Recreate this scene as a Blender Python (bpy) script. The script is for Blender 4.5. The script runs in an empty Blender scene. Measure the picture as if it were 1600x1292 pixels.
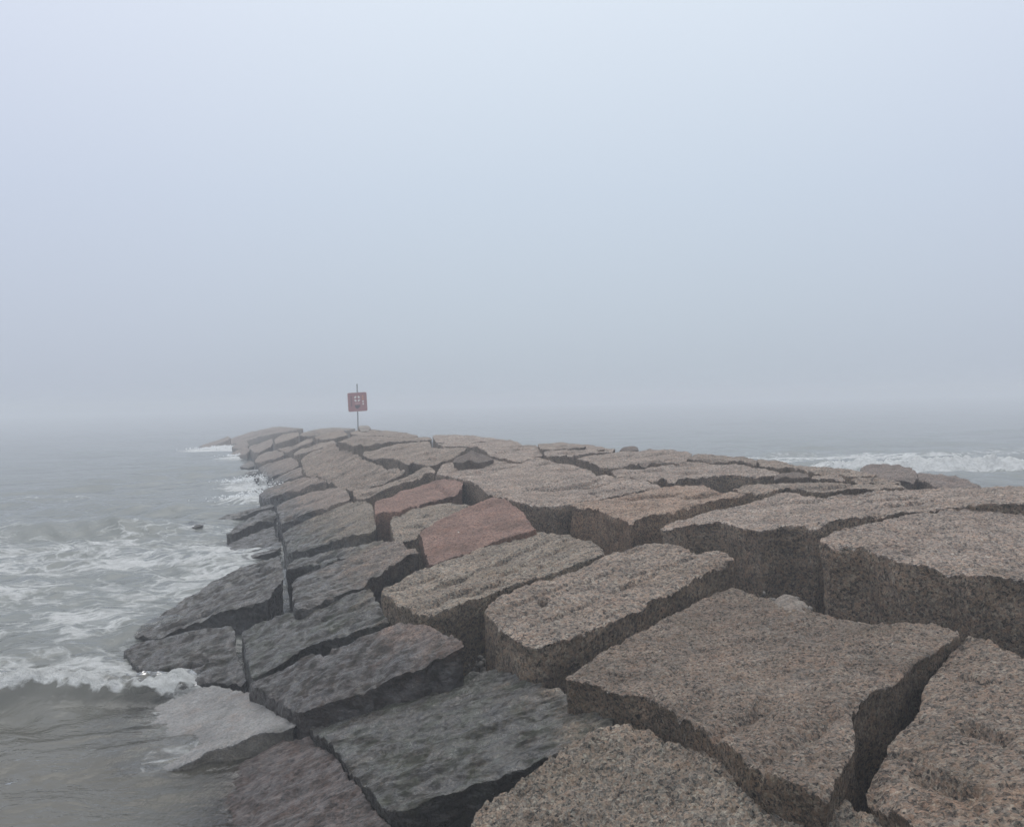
# ---------------------------------------------------------------- rocks traced from the photograph
# (label, outline in photo pixels, height spec, tint key, options)
# spec: ('A', three anchors x,y,z) plane through anchors; ('H',) on the jetty profile, packed automatically; ('Z', z) level
ROCKS = [
("pale speckled granite block at the bottom of the picture, nearest the viewer",
 [(725,1315),(745,1262),(800,1228),(850,1188),(905,1150),(962,1130),(1012,1142),(1055,1162),(1100,1172),(1150,1192),(1215,1222),(1290,1245),(1380,1272),(1460,1300),(1530,1335),(1480,1450),(1000,1480),(690,1420)],
 ('A',[(745,1262,0.86),(962,1130,1.04),(1380,1272,1.04)]),'pale',dict(r=.05,rough=2.2)),
("brownish block in the bottom right corner with two short slots cut in it",
 [(1512,992),(1560,1004),(1600,1020),(1780,1070),(1850,1450),(1640,1450),(1450,1310),(1350,1238),(1372,1195),(1388,1160),(1430,1118),(1445,1070),(1470,1035)],
 ('A',[(1512,992,1.30),(1350,1238,1.10),(1700,1200,1.30)]),'pink',
 dict(r=.06,gr=[(1500,1130,1585,1160,.035,.05,1),(1418,1198,1528,1242,.04,.055,1),(1485,1052,1560,1068,.03,.025,1),(1380,1168,1470,1190,.05,.02,0)])),
("broad brown granite block behind the nearest pale block, big flat top",
 [(881,1058),(902,1044),(930,1019),(977,1000),(1005,983),(1055,958),(1091,933),(1127,916),(1144,914),(1170,923),(1215,938),(1270,952),(1330,965),(1400,972),(1455,971),(1503,988),(1426,1034),(1406,1062),(1352,1085),(1332,1113),(1338,1157),(1310,1200),(1290,1236),(1240,1220),(1175,1193),(1150,1174),(1137,1157),(1122,1145),(1083,1125),(1050,1106),(1000,1087),(970,1083),(916,1066)],
 ('A',[(881,1058,1.15),(1144,914,1.30),(1290,1236,1.20)]),'pink',
 dict(r=.07,gr=[(1095,1150,1215,1085,.07,.045,0),(1045,1120,1125,1075,.06,.03,0),(945,1066,1010,1045,.05,.02,0),(1180,1190,1300,1110,.08,.045,0),(1150,1000,1260,985,.03,.015,0),(1000,1040,1100,1010,.03,.015,0)])),
("long grooved block with a round drill hole near its left end",
 [(757,954),(772,941),(812,918),(864,898),(912,882),(953,864),(999,849),(1022,844),(1062,850),(1089,864),(1111,860),(1131,862),(1148,872),(1114,886),(1071,906),(1016,935),(961,964),(918,984),(890,992),(855,1007),(823,1007),(795,992),(772,968)],
 ('A',[(757,954,1.20),(1022,844,1.45),(1148,872,1.43)]),'warm',
 dict(r=.06,gr=[(765,958,912,900,.03,.03,0),(800,985,1085,868,.03,.03,0),(850,935,1000,872,.025,.02,0),(920,974,985,942,.03,.02,0),(968,862,1005,852,.05,.03,0),(980,900,1090,866,.02,.03,0)],hole=[(849,938,.045,.14)])),
("long grooved block left of the block with the drill hole",
 [(596,925),(603,916),(642,896),(672,884.5),(719,869.5),(757,852.5),(804,834.5),(834,828.5),(864,834),(889,834),(912,843),(935,850),(946,862),(920,872),(884,883),(850,893),(800,909),(752,926),(715,942),(675,962),(650,958),(628,942)],
 ('A',[(596,925,1.08),(834,828,1.36),(946,862,1.39)]),'pale',
 dict(r=.06,gr=[(640,930,870,838,.035,.05,0),(660,950,735,916,.05,.05,0),(735,916,890,850,.025,.03,0),(606,925,690,893,.03,.025,0),(690,940,900,862,.03,.025,0),(870,848,892,838,.03,.03,0)])),
("huge pale granite block at the right edge with a tall shaded front face",
 [(1281,841),(1300,829),(1320,826),(1345,821),(1380,813),(1411,805),(1500,793),(1620,786),(1760,800),(1800,935),(1600,905),(1557,897),(1517,899),(1477,887),(1410,877),(1370,863),(1351,855),(1295,847)],
 ('A',[(1281,841,1.74),(1600,905,1.64),(1500,795,1.74)]),'grey',dict(r=.035,deep=1.1)),
("wide pale block beside the huge right block, above the small round boulder",
 [(1030,824),(1045,815),(1081,807),(1125,794),(1165,786),(1190,779),(1212,771),(1227,768),(1245,770),(1256,776),(1290,776),(1312,771),(1345,769),(1362,766),(1400,763),(1450,763),(1530,759),(1640,758),(1720,770),(1620,783),(1500,790),(1411,801),(1366,801),(1334,807),(1300,811),(1275,820),(1250,819),(1219,820),(1190,827),(1159,824),(1128,815),(1080,818),(1045,826)],
 ('A',[(1030,824,1.55),(1275,820,1.66),(1345,769,1.74)]),'grey',dict(r=.04,deep=1.1)),
("small pale rounded boulder wedged in the gap behind the broad brown block",
 [(1200,936),(1206,924),(1222,920),(1240,922),(1256,932),(1268,950),(1262,968),(1225,962)],
 ('A',[(1200,936,1.33),(1240,922,1.36),(1262,968,1.27)]),'white',dict(r=.16,deep=.5,dome=1,rs=1)),
("smooth red slab tilted up between the grooved block and the big flat pale block",
 [(654,830),(680,813),(706,800),(729,791),(747,783),(764,776),(791,778),(804,789),(821,804),(832,821),(836,827),(804,833),(757,851),(719,868),(672,883),(665,862),(661,845)],
 ('A',[(672,884,1.14),(764,776,1.56),(836,827,1.42)]),'red',dict(r=.03,rough=.8)),
("red block with a cracked top, lying behind the tilted red slab",
 [(585,789),(589,781),(612,775),(624,766),(644,761),(672,753),(695,749),(717,747),(725,752),(722,762),(710,774),(695,776),(665,783),(641,790),(624,797),(597,799),(587,802)],
 ('A',[(585,789,1.24),(700,776,1.40),(717,747,1.50)]),'red',dict(r=.05,gr=[(680,755,708,774,.03,.04,0),(670,788,640,785,.02,.02,0)],deep=.9)),
("short pale block squeezed between the two red blocks",
 [(611,812),(616,799),(640,796),(690,787),(720,786),(737,789),(712,803),(685,815),(660,827),(652,838),(640,843),(620,847),(613,835)],
 ('A',[(614,835,1.08),(690,787,1.31),(737,789,1.33)]),'pale',dict(r=.06)),
("orange stained block with a shaded right side, in front of the stepped crest blocks",
 [(889,789),(905,784),(960,776),(1000,767),(1040,760),(1080,757),(1100,757),(1112,763),(1125,768),(1150,768),(1168,772),(1150,776),(1130,777),(1095,785),(1065,792),(1040,800),(1010,806),(985,817),(970,808),(945,801),(930,794),(910,791)],
 ('A',[(889,789,1.57),(985,817,1.57),(1112,763,1.72)]),'orange',dict(r=.05,deep=1.0)),
("very large flat pale block in the middle of the jetty crest",
 [(681,740),(689,727),(710,720),(735,717),(755,716),(779,718),(797,721),(816,721),(840,715),(857,718),(875,723),(894,725),(910,730),(926,736),(931,742),(945,740),(957,745),(984,747),(1002,750),(1017,754),(1033,757),(1034,759),(1000,765),(960,774),(905,782),(886,787),(865,793),(844,790),(832,787),(808,784),(793,779),(772,775),(759,769),(752,760),(737,752),(725,749),(707,744),(695,741)],
 ('A',[(700,738,1.54),(865,793,1.55),(1017,754,1.68)]),'grey',dict(r=.05,deep=1.0,gr=[(735,742,785,733,.04,.03,0),(700,738,722,731,.05,.04,0),(846,760,882,752,.03,.03,0),(830,729,860,721,.04,.05,0),(918,750,940,747,.04,.06,0),(845,758,900,742,.03,.02,0)])),
# crest to the right, stepping away
("low flat strip of block behind the wide pale block",
 [(1144,763),(1155,758),(1180,757),(1230,755),(1290,754),(1360,754),(1400,757),(1420,761),(1360,764),(1330,763),(1305,761),(1290,766),(1262,766),(1245,762),(1225,760),(1215,765),(1195,769),(1180,770),(1160,767)],
 ('Z',1.68),'warm',dict(r=.05)),
("flat crest block with a long dark front edge, left of the dark knobbly end",
 [(955,735),(975,731),(995,733),(1015,729),(1044,726),(1070,721),(1094,722),(1135,725),(1150,723),(1169,728),(1187,731),(1221,738),(1205,742),(1162,741),(1134,740),(1106,742),(1087,748),(1069,747),(1050,750),(1035,746),(1022,751),(1002,749),(984,745),(962,743)],
 ('Z',1.66),'grey',dict(r=.05)),
("dark knobbly block end behind the low flat strip",
 [(1208,744),(1222,738),(1245,734),(1258,737),(1266,744),(1250,746),(1230,746)],('Z',1.69),'dark',dict(r=.09)),
("small shaded block right of the dark knobbly block end",
 [(1268,744),(1285,742),(1308,742),(1322,746),(1318,751),(1295,747),(1275,747)],('Z',1.66),'grey',dict(r=.07)),
("thin brown block along the far right crest, left of the breaking wave",
 [(1075,717),(1085,708),(1110,709),(1160,713),(1183,716.5),(1181,726),(1160,718),(1130,718),(1100,719)],('Z',1.67),'warm',dict(r=.06)),
("crest edge block with white water just behind it and the knobbly end in front",
 [(1180,717),(1200,719),(1230,722),(1255,726.5),(1252,734),(1232,727),(1215,730),(1190,728)],('Z',1.67),'warm',dict(r=.06)),
("long crest edge block beside the two dark humped rocks",
 [(1252,726),(1300,731),(1345,736),(1375,743),(1340,745),(1305,740),(1275,738),(1250,733)],('Z',1.66),'warm',dict(r=.06)),
("narrow block between the crest edge and the two dark humped rocks, nearer side",
 [(1330,748),(1345,745),(1380,745),(1410,750),(1400,754),(1365,752),(1340,752)],('Z',1.68),'warm',dict(r=.05)),
("left one of the two dark humped rocks in front of the breaking wave",
 [(1344,732),(1352,727.5),(1362,724.5),(1372,725.5),(1380,723),(1395,726),(1405,725.5),(1413,729.5),(1421,729),(1431,736),(1433,748),(1390,748),(1355,742)],('A',[(1346,731,1.42),(1420,728,1.42),(1390,748,1.52)]),'dusk',dict(r=.08,rs=.5,rough=1.6,deep=1.2)),
("right one of the two dark humped rocks, beside the white foam",
 [(1432,738),(1440,739),(1447,736.5),(1458,740),(1474,739),(1484,742),(1495,742),(1504,748),(1513,749),(1521,754),(1533,757.5),(1528,764),(1470,760),(1435,750)],('A',[(1428,737,1.40),(1495,741,1.36),(1470,760,1.48)]),'dusk',dict(r=.08,rs=.5,rough=1.6,deep=1.2)),
("low far block on the right crest above the two dark cracks",
 [(845,702),(840,693),(860,692),(881,690),(900,693),(921,695),(952,700),(935,702),(917,701),(915,697),(890,699),(870,701)],('Z',1.64),'grey',dict(r=.07)),
("thin block between the two dark cracks on the right crest",
 [(850,706),(870,703.5),(915,703),(962,701),(950,705),(934,705),(905,708),(884,711),(856,713),(850,711)],('Z',1.66),'grey',dict(r=.06)),
("small dark boulder perched on the far right crest",
 [(968,703),(975,699),(987,697),(996,699),(998,703),(985,706),(970,706)],('Z',1.72),'dark',dict(r=.16,dome=1,dh=.12,deep=.5)),
("flat pale block on the right crest in front of the small dark boulder",
 [(900,716),(915,711),(940,709),(961,706.5),(998,704),(1015,701),(1037,702),(1072,704),(1082,709),(1072,718),(1055,722),(1040,719),(1005,721),(987,725),(970,728),(955,730),(940,730),(927,724),(917,719)],('Z',1.63),'grey',dict(r=.06)),
# crest to the left, stepping away
("wide flat block on the far crest behind the small dark pyramid stone",
 [(692,697.5),(684,692.5),(715,694),(770,690),(795,687.5),(809,690),(814,694),(838,694),(843,703),(848,711),(838,713),(816,719),(797,719),(779,715),(766,711),(755,701),(738,695)],('Z',1.62),'grey',dict(r=.07)),
("skyline block right of the sign, beyond the wide flat crest block",
 [(682,691),(676,682),(680,679),(717,679),(747,681),(790,686.5),(770,688.5),(715,693)],('Z',1.62),'grey',dict(r=.07)),
("small dark pyramid shaped stone standing on the crest",
 [(706,720),(722,713),(736,708),(752,708),(764,713),(772,717),(750,722),(725,723)],('A',[(706,720,1.70),(764,712,1.72),(725,723,1.70)]),'dark',dict(pyr=.17,deep=.4)),
("flat block left of the small dark pyramid stone, dark hollow below it",
 [(566,709),(570,705),(586,704),(599,699),(624,693),(655,690),(671,689),(674,699),(691,700),(730,698),(726,704),(707,716),(694,720),(680,726),(667,729),(658,724),(643,721),(638,726),(630,722),(620,716),(608,715),(592,715),(579,717),(574,714)],('H',),'warm',dict(r=.06)),
("far flat block at the foot of the sign post",
 [(547,676),(560,671),(577,670.5),(599,672),(617,673),(636,677),(655,681),(640,682.2),(616,681.2),(576,679.6),(552,679)],('Z',1.62),'warm',dict(r=.07)),
("long flat block below the sign with a dark hollow along its front",
 [(529,690),(546,684),(551,680.5),(576,681),(616,682.6),(640,683.6),(672,683),(675,686),(660,686),(655,688.5),(624,688.5),(592,690),(567,692),(553,696),(540,691)],('Z',1.60),'warm',dict(r=.06)),
("small pale pointed stone right beside the sign post",
 [(560,671),(566,666.5),(574,666.5),(579,670),(575,673),(564,673)],('Z',1.66),'white',dict(pyr=.16,deep=.4)),
("short block on the far crest left of the sign post",
 [(489,683),(517,674.5),(537,672),(544,680),(527,684),(505,686)],('H',),'warm',dict(r=.06)),
("farthest crest block on the skyline left of the sign",
 [(468,680),(472,676),(500,669.5),(520,668),(556,669),(540,671),(517,673),(492,679),(480,681)],('A',[(480,681,1.45),(500,669.5,1.5),(540,671,1.5)]),'warm',dict(r=.07)),
("long dark skyline block at the far left end of the crest",
 [(335,699),(364,684),(390,675),(409,671),(430,666.5),(450,667),(474,669.5),(458,672),(425,678),(400,682),(380,689),(360,694),(345,699)],('H',),'slope',dict(r=.08)),
("farthest low rock at the tip where the jetty meets the sea",
 [(311,697),(341,687),(357,681),(361,685),(340,693),(322,698)],('A',[(311,697,.06),(357,681,.78),(340,693,.36)]),'slope',dict(r=.09)),
("small wet rock at the waterline below the long skyline block",
 [(362,698),(376,690),(386,690),(389,695),(385,700),(372,701)],('H',),'slope',dict(r=.08)),
("wet slope block with surf at its foot, below the skyline block",
 [(390,697),(425,685),(427,692),(423,697),(404,707),(395,704),(390,701)],('H',),'slope',dict(r=.07)),
("pale slope block just right of the wet surf edge block",
 [(429,686),(440,679),(466,674.5),(467,680),(457,685),(440,690),(430,693)],('H',),'warm',dict(r=.06)),
("wet block with a flat grey top above the little dark waterline rocks",
 [(398,721),(401,714),(416,706),(432,703),(442,706),(444,711),(425,717),(408,722)],('H',),'slope',dict(r=.06)),
("slope block between the flat grey wet block and the far crest",
 [(433,701),(445,699),(460,696),(480,686),(489,685),(488,690),(470,696),(458,702),(445,705)],('H',),'warm',dict(r=.06)),
("long thin sliver of block running up to the dark hollow",
 [(459,707),(470,700.5),(500,691.5),(522,688),(526,692),(500,699),(485,704),(465,711),(460,712)],('H',),'warm',dict(r=.06)),
("grey wet slope block above the farther splash",
 [(404,732),(412,726),(437,719),(455,714),(462,716),(465,721),(467,727),(447,736),(425,745),(410,740)],('H',),'slope',dict(r=.06)),
("slope block to the right of the farther splash, under the largest slope block",
 [(424,751),(445,739),(470,729),(476,740),(455,747),(440,754),(425,759),(418,757)],('H',),'slope',dict(r=.06)),
("wet block beside the nearer splash with a brown shaded front",
 [(404,773),(415,763),(440,755),(478,744),(493,743),(512,753),(500,753),(480,758),(450,768),(424,776),(410,777)],('H',),'slope',dict(r=.05,deep=.9)),
("largest flat block on the left slope, finely ridged, halfway to the sign",
 [(470,717),(480,709),(500,700),(521,694.5),(536,702),(550,707),(562,711),(568,719),(584,722),(600,729),(606,732),(617,732),(634,734),(617,744),(592,754),(576,759),(560,763),(545,765),(528,758),(515,751),(495,741),(480,742),(475,736)],('H',),'warm',dict(r=.06,ridge=1.6,gr=[(486,741,508,734.5,.06,.06,0),(494,746,515,744,.06,.06,0),(524,743,540,739,.05,.05,0),(538,737,556,731,.05,.05,0),(548,767,566,758,.06,.06,0),(488,726,512,716,.06,.05,0),(512,733,530,727,.05,.05,0),(566,745,600,733,.06,.04,0)])),
("narrow ledge like block with a long dark front, behind the red block",
 [(552,773),(551,767),(575,763.5),(605,756.5),(642,742),(659,731.5),(675,730),(680,736),(665,738),(649,747),(617,758),(592,768),(575,777),(562,779)],('H',),'warm',dict(r=.04,deep=1.0)),
("ridged slope block with a brown front, above the greenish block",
 [(431,791),(450,780),(490,768),(528,761),(542,766),(549,781),(520,789),(490,797),(460,807),(437,814),(434,800)],('H',),'slope',dict(r=.05,deep=.9,gr=[(450,792,520,774,.05,.04,0)])),
("greenish wet block with long ridges, left of the red block",
 [(441,831),(470,817),(500,804),(548,785),(575,784),(583,790),(585,805),(587,824),(570,832),(540,838),(510,845),(480,855),(451,862),(447,848)],('H',),'algae',dict(r=.05,deep=.9,ridge=1.8)),
("thin greenish shelf block below the ridged greenish block",
 [(448,885),(460,876),(500,865),(560,852),(587,845),(600,845),(596,851),(560,864),(530,874),(495,878),(465,885),(450,889)],('H',),'algae',dict(r=.04,ridge=1.5)),
("dark wet block with a blunt brown end, left of the tilted red slab",
 [(456,909),(480,897),(520,881),(560,866),(600,850),(622,846),(634,852),(648,855),(655,864),(640,864),(610,881),(580,901),(566,912),(550,917),(520,929),(490,943),(462,952),(457,930)],('A',[(456,909,.66),(634,852,1.06),(566,912,.90)]),'slope',dict(r=.06,deep=.9,ridge=1.5)),
("dark wet mossy block with a notched right end, above the red ended block",
 [(378,986),(390,977),(439,958),(465,955),(492,947),(522,933),(549,921),(570,922),(583,926),(588,939),(604,958),(609,972),(578,979),(544,989),(510,996),(484,1003),(452,1026),(412,1048),(393,1054),(385,1023)],('A',[(378,986,.38),(583,926,.92),(393,1054,.36)]),'algae',dict(r=.05,ridge=1.4,gr=[(470,955,545,928,.05,.03,0),(540,980,605,962,.02,.03,0),(500,965,580,940,.03,.02,0)])),
("black and grey wet block with a red shaded right end",
 [(390,1065),(402,1059),(440,1045),(460,1036),(478,1023),(492,1019),(510,1021),(520,1009),(555,999),(585,990),(612,979),(630,973),(650,974),(676,982),(709,993),(728,1006),(706,1021),(676,1031),(662,1043),(636,1050),(612,1060),(557,1083),(523,1094),(478,1111),(463,1114),(447,1095),(420,1082)],('A',[(390,1065,.36),(709,993,1.06),(463,1114,.42)]),'blackred',dict(r=.05,ridge=1.2,deep=.9)),
("large greenish black wet slab in the foreground with shallow puddles",
 [(483,1131),(500,1123),(540,1113),(600,1096),(650,1077),(700,1058),(735,1046),(770,1041),(800,1049),(830,1065),(870,1074),(900,1086),(945,1104),(960,1113),(956,1128),(903,1148),(880,1167),(848,1183),(800,1200),(770,1210),(730,1220),(690,1242),(650,1258),(622,1266),(606,1262),(590,1245),(560,1210),(540,1190),(520,1165),(497,1148)],('A',[(483,1131,.34),(945,1104,1.02),(622,1266,.55)]),'algae',dict(r=.04,deep=.9,puddle=1)),
("pale submerged slab at lower left, half under the water",
 [(464,1131),(450,1114),(417,1100),(391,1079),(340,1070),(260,1078),(180,1090),(130,1130),(120,1190),(195,1224),(224,1212),(263,1198),(294,1188),(327,1171),(366,1161),(391,1149),(430,1140)],('A',[(464,1131,.32),(340,1070,.09),(210,1215,-.02)]),'concrete',dict(r=.05,rough=.5)),
("dark purple slab running under the water in the bottom left corner",
 [(340,1208),(400,1184),(417,1175),(443,1158),(481,1149),(494,1154),(518,1179),(543,1211),(573,1246),(598,1276),(640,1340),(560,1450),(250,1450),(180,1340),(200,1270)],('A',[(490,1152,.28),(620,1300,.46),(360,1255,.0)]),'purple',dict(r=.05)),
("dark rock with a reddish foot behind the small breaking wave",
 [(193,1014),(206,1003),(250,997),(276,989),(319,980),(360,975),(366,984),(369,1011),(374,1037),(386,1065),(340,1065),(280,1062),(215,1040)],('A',[(362,976,.38),(386,1065,.16),(200,1015,.05)]),'slope',dict(r=.07)),
("big dark slab sloping into the foamy water with a black front face",
 [(205,998),(240,970),(270,952),(300,932),(330,908),(366,889),(392,879),(434,865),(440,876),(443,897),(438,910),(426,920),(422,933),(380,944),(350,954),(320,962),(280,978),(246,994)],('A',[(434,866,.60),(422,932,.54),(225,985,.02)]),'slope',dict(r=.05,ang=62,ridge=1.5,deep=1.0,gr=[(350,905,434,868,.04,.03,0),(370,910,430,885,.03,.02,0),(355,942,400,928,.04,.02,0)])),
("narrow dark block sticking out into the water, nearer of the two",
 [(352,834),(380,813),(400,803),(420,796),(432,798),(434,804),(426,806),(390,819),(365,834)],('A',[(352,834,.12),(425,797,.45),(426,806,.40)]),'slope',dict(r=.05,deep=.8)),
("narrow dark block sticking out into the water, farther of the two",
 [(338,811),(360,801),(400,791),(424,786),(429,791),(400,798),(372,806),(352,812)],('A',[(338,811,.05),(424,786,.40),(400,798,.25)]),'slope',dict(r=.05,deep=.8)),
("low flat wet slab awash with foam below the narrow dark blocks",
 [(335,862),(365,845),(395,832),(428,822),(431,835),(441,850),(436,860),(400,870),(360,878)],('A',[(428,822,.22),(436,860,.22),(345,865,-.02)]),'slope',dict(r=.05)),
("little dark waterline rock under the flat grey wet block",
 [(374,729),(390,720),(397,722),(398,727),(385,730)],('Z',.12),'slope',dict(r=.08)),
("tiny dark waterline rock nearest above the farther splash",
 [(381,739),(394,734),(402,735),(400,740),(388,741)],('Z',.12),'slope',dict(r=.08)),
("small dark rock in the water between the two splashes",
 [(379,777),(396,766),(401,765),(400,771),(392,775)],('A',[(379,777,.0),(396,766,.14),(400,771,.12)]),'slope',dict(r=.07)),
("dark low slab between the two patches of surf near the far tip",
 [(360,710),(371,702.5),(386,699),(390,702),(387,707),(374,711)],('A',[(360,710,.05),(386,699,.55),(387,707,.45)]),'slope',dict(r=.06)),
("flat dark waterline rock just above the farther splash, awash",
 [(374,748.5),(388,744),(402,741.5),(405,748),(392,750)],('A',[(374,748.5,.02),(402,741.5,.28),(392,750,.15)]),'slope',dict(r=.06)),
("lone dark rock barely breaking the surface left of the narrow dark blocks",
 [(287,823),(300,818),(321,816),(318,821),(303,825)],('A',[(287,823,.03),(321,816,.10),(303,825,.06)]),'slope',dict(r=.06)),
]
import bpy, math, random
import numpy as np
from mathutils import Matrix, Vector
from mathutils.geometry import delaunay_2d_cdt
C = bpy.context.scene.collection
R = math.radians
EYE, F = 2.9, 1400.0

# ---------------------------------------------------------------- camera
CAMR = Matrix.Rotation(R(90-0.85),3,'X') @ Matrix.Rotation(R(-1.2),3,'Z')
CAMN = np.array(CAMR)
cam_d = bpy.data.cameras.new('camera'); cam = bpy.data.objects.new('camera', cam_d); C.objects.link(cam)
cam_d.sensor_width = 36; cam_d.lens = 36*F/1600; cam_d.clip_start = .05; cam_d.clip_end = 3000
cam.matrix_world = Matrix.Translation((0,0,EYE)) @ CAMR.to_4x4()
bpy.context.scene.camera = cam

def rays(px):
    p = np.asarray(px,float)
    d = np.stack([(p[:,0]-800)/F, -(p[:,1]-646)/F, -np.ones(len(p))],1) @ CAMN.T
    return d/d[:,1:2]                      # scaled so y advances by one metre

# ---------------------------------------------------------------- numpy noise
_rs = np.random.RandomState(7)
_perm = np.tile(_rs.permutation(256),3).astype(np.int32)
_grad = _rs.normal(size=(256,3)); _grad /= np.linalg.norm(_grad,axis=1)[:,None]
def noise(x,y,z=0.0):
    x,y,z = np.broadcast_arrays(np.asarray(x,float),np.asarray(y,float),np.asarray(z,float))
    xi,yi,zi = np.floor(x).astype(int),np.floor(y).astype(int),np.floor(z).astype(int)
    xf,yf,zf = x-xi,y-yi,z-zi
    u,v,w = [t*t*t*(t*(t*6-15)+10) for t in (xf,yf,zf)]
    out = 0
    for dx in (0,1):
        a = _perm[(xi+dx)&255]
        for dy in (0,1):
            b = _perm[a+((yi+dy)&255)]
            for dz in (0,1):
                g = _grad[_perm[b+((zi+dz)&255)]]
                dot = g[...,0]*(xf-dx)+g[...,1]*(yf-dy)+g[...,2]*(zf-dz)
                out = out + dot*(u if dx else 1-u)*(v if dy else 1-v)*(w if dz else 1-w)
    return out*1.6
def fbm(x,y,z=0.0,o=4,g=.5):
    a,s,f = 0,1.0,1.0
    for i in range(o):
        a = a + s*noise(np.asarray(x)*f+i*17.3,np.asarray(y)*f-i*9.1,np.asarray(z)*f+i*5.7); s*=g; f*=2.03
    return a
def sstep(a,b,x):
    t = np.clip((x-a)/(b-a),0,1); return t*t*(3-2*t)

# ---------------------------------------------------------------- jetty profile
HU = [-14,-9,-6.3,-5.1,-3.6,-2.8,-1.8,-0.6,1,2.6,3.4,5,6.5,12]
HZ = [-1.9,-1.0,0,.36,.95,1.18,1.3,1.58,1.68,1.62,1.4,.2,-.9,-1.9]
def axis_x(y): return 5.4-.27*y-.001*np.maximum(0,y-12)**2
def rise(y): return 1+.30*sstep(11,30,np.asarray(y,float))
def Hs(x,y):
    u = (x-axis_x(y))*.96
    k = 1+.15*sstep(15,28,y)
    z = np.interp(np.where(u<-2.5,-2.5+(u+2.5)*k,u),HU,HZ)
    return z*np.where(z>0,rise(y),1)

def on_H(px):
    d = rays(px); ys = np.arange(3,90,.03)
    X = d[:,0:1]*ys; Z = EYE+d[:,2:3]*ys
    hit = Z<Hs(X,ys[None,:])
    i = np.where(hit.any(1),hit.argmax(1),len(ys)-1)
    y = ys[i]
    return np.stack([d[:,0]*y,y,EYE+d[:,2]*y],1)
def on_plane(px,pl):                      # z = a + b x + c y
    d = rays(px); a,b,c = pl
    t = (a-EYE)/(d[:,2]-b*d[:,0]-c)
    return np.stack([d[:,0]*t,t,EYE+d[:,2]*t],1)
def on_z(px,z): return on_plane(px,(z,0,0))
def plane_of(P):
    A = np.stack([np.ones(len(P)),P[:,0],P[:,1]],1)
    return np.linalg.lstsq(A,P[:,2],rcond=None)[0]
def inside(poly,x,y):
    c = np.zeros(np.shape(x),bool); n=len(poly)
    for i in range(n):
        x1,y1 = poly[i][:2]; x2,y2 = poly[i-1][:2]
        if y1==y2: continue
        c ^= ((y1>y)!=(y2>y)) & (x < (x2-x1)*(y-y1)/(y2-y1)+x1)
    return c
def segdist(P,A,B,chunk=4000):
    out = np.empty(len(P))
    AB = B-A; L = (AB**2).sum(1)+1e-12
    for s in range(0,len(P),chunk):
        p = P[s:s+chunk,None,:]-A[None]
        t = np.clip((p*AB).sum(2)/L,0,1)
        out[s:s+chunk] = np.sqrt(((p-t[...,None]*AB)**2).sum(2).min(1))
    return out

# solve the plane of every rock, near to far, so that the footprints pack without overlapping
solved = []
occ = []
def overlap(poly):
    lo,hi = poly[:,:2].min(0),poly[:,:2].max(0)
    gx,gy = np.meshgrid(np.linspace(lo[0],hi[0],40),np.linspace(lo[1],hi[1],40))
    m = inside(poly,gx,gy); n = max(1,m.sum()); k=0
    for q,l,h in occ:
        if (l>hi).any() or (h<lo).any(): continue
        k += (m & inside(q,gx,gy)).sum()
    return k/n
order = sorted(range(len(ROCKS)), key=lambda i: (ROCKS[i][2][0]!='A', -max(p[1] for p in ROCKS[i][1])))
planes = {}
for i in order:
    lab,px,spec,tint,opt = ROCKS[i]
    if spec[0]=='A':
        pl = plane_of(np.array([on_z([(x,y)],z)[0] for x,y,z in spec[1]]))
        P = on_plane(px,pl)
    else:
        if spec[0]=='Z': 
            zz = spec[1]
            for _ in range(6): zz = .5*zz+.5*spec[1]*float(rise(min(45,on_z(px,zz)[:,1].mean())))
            base = np.array([zz,0,0])
        else:
            base = plane_of(on_H(px)); g = np.hypot(base[1],base[2])
            if g>.42:
                cen = on_H(px).mean(0); s=.42/g
                base = np.array([cen[2]-s*(base[1]*cen[0]+base[2]*cen[1]),s*base[1],s*base[2]])
        def at(dz): return on_plane(px,base+np.array([dz,0,0]))
        dz = 0.0
        lim = .16 if spec[0]=='H' else .05
        if overlap(at(0))>.02:
            while dz>-.3 and overlap(at(dz))>.02: dz -= .02
        else:
            while dz<lim and overlap(at(dz+.02))<.015: dz += .02
        pl = base+np.array([dz,0,0]); P = at(dz)
    planes[i] = (pl,P); occ.append((P,P[:,:2].min(0),P[:,:2].max(0)))
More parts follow.
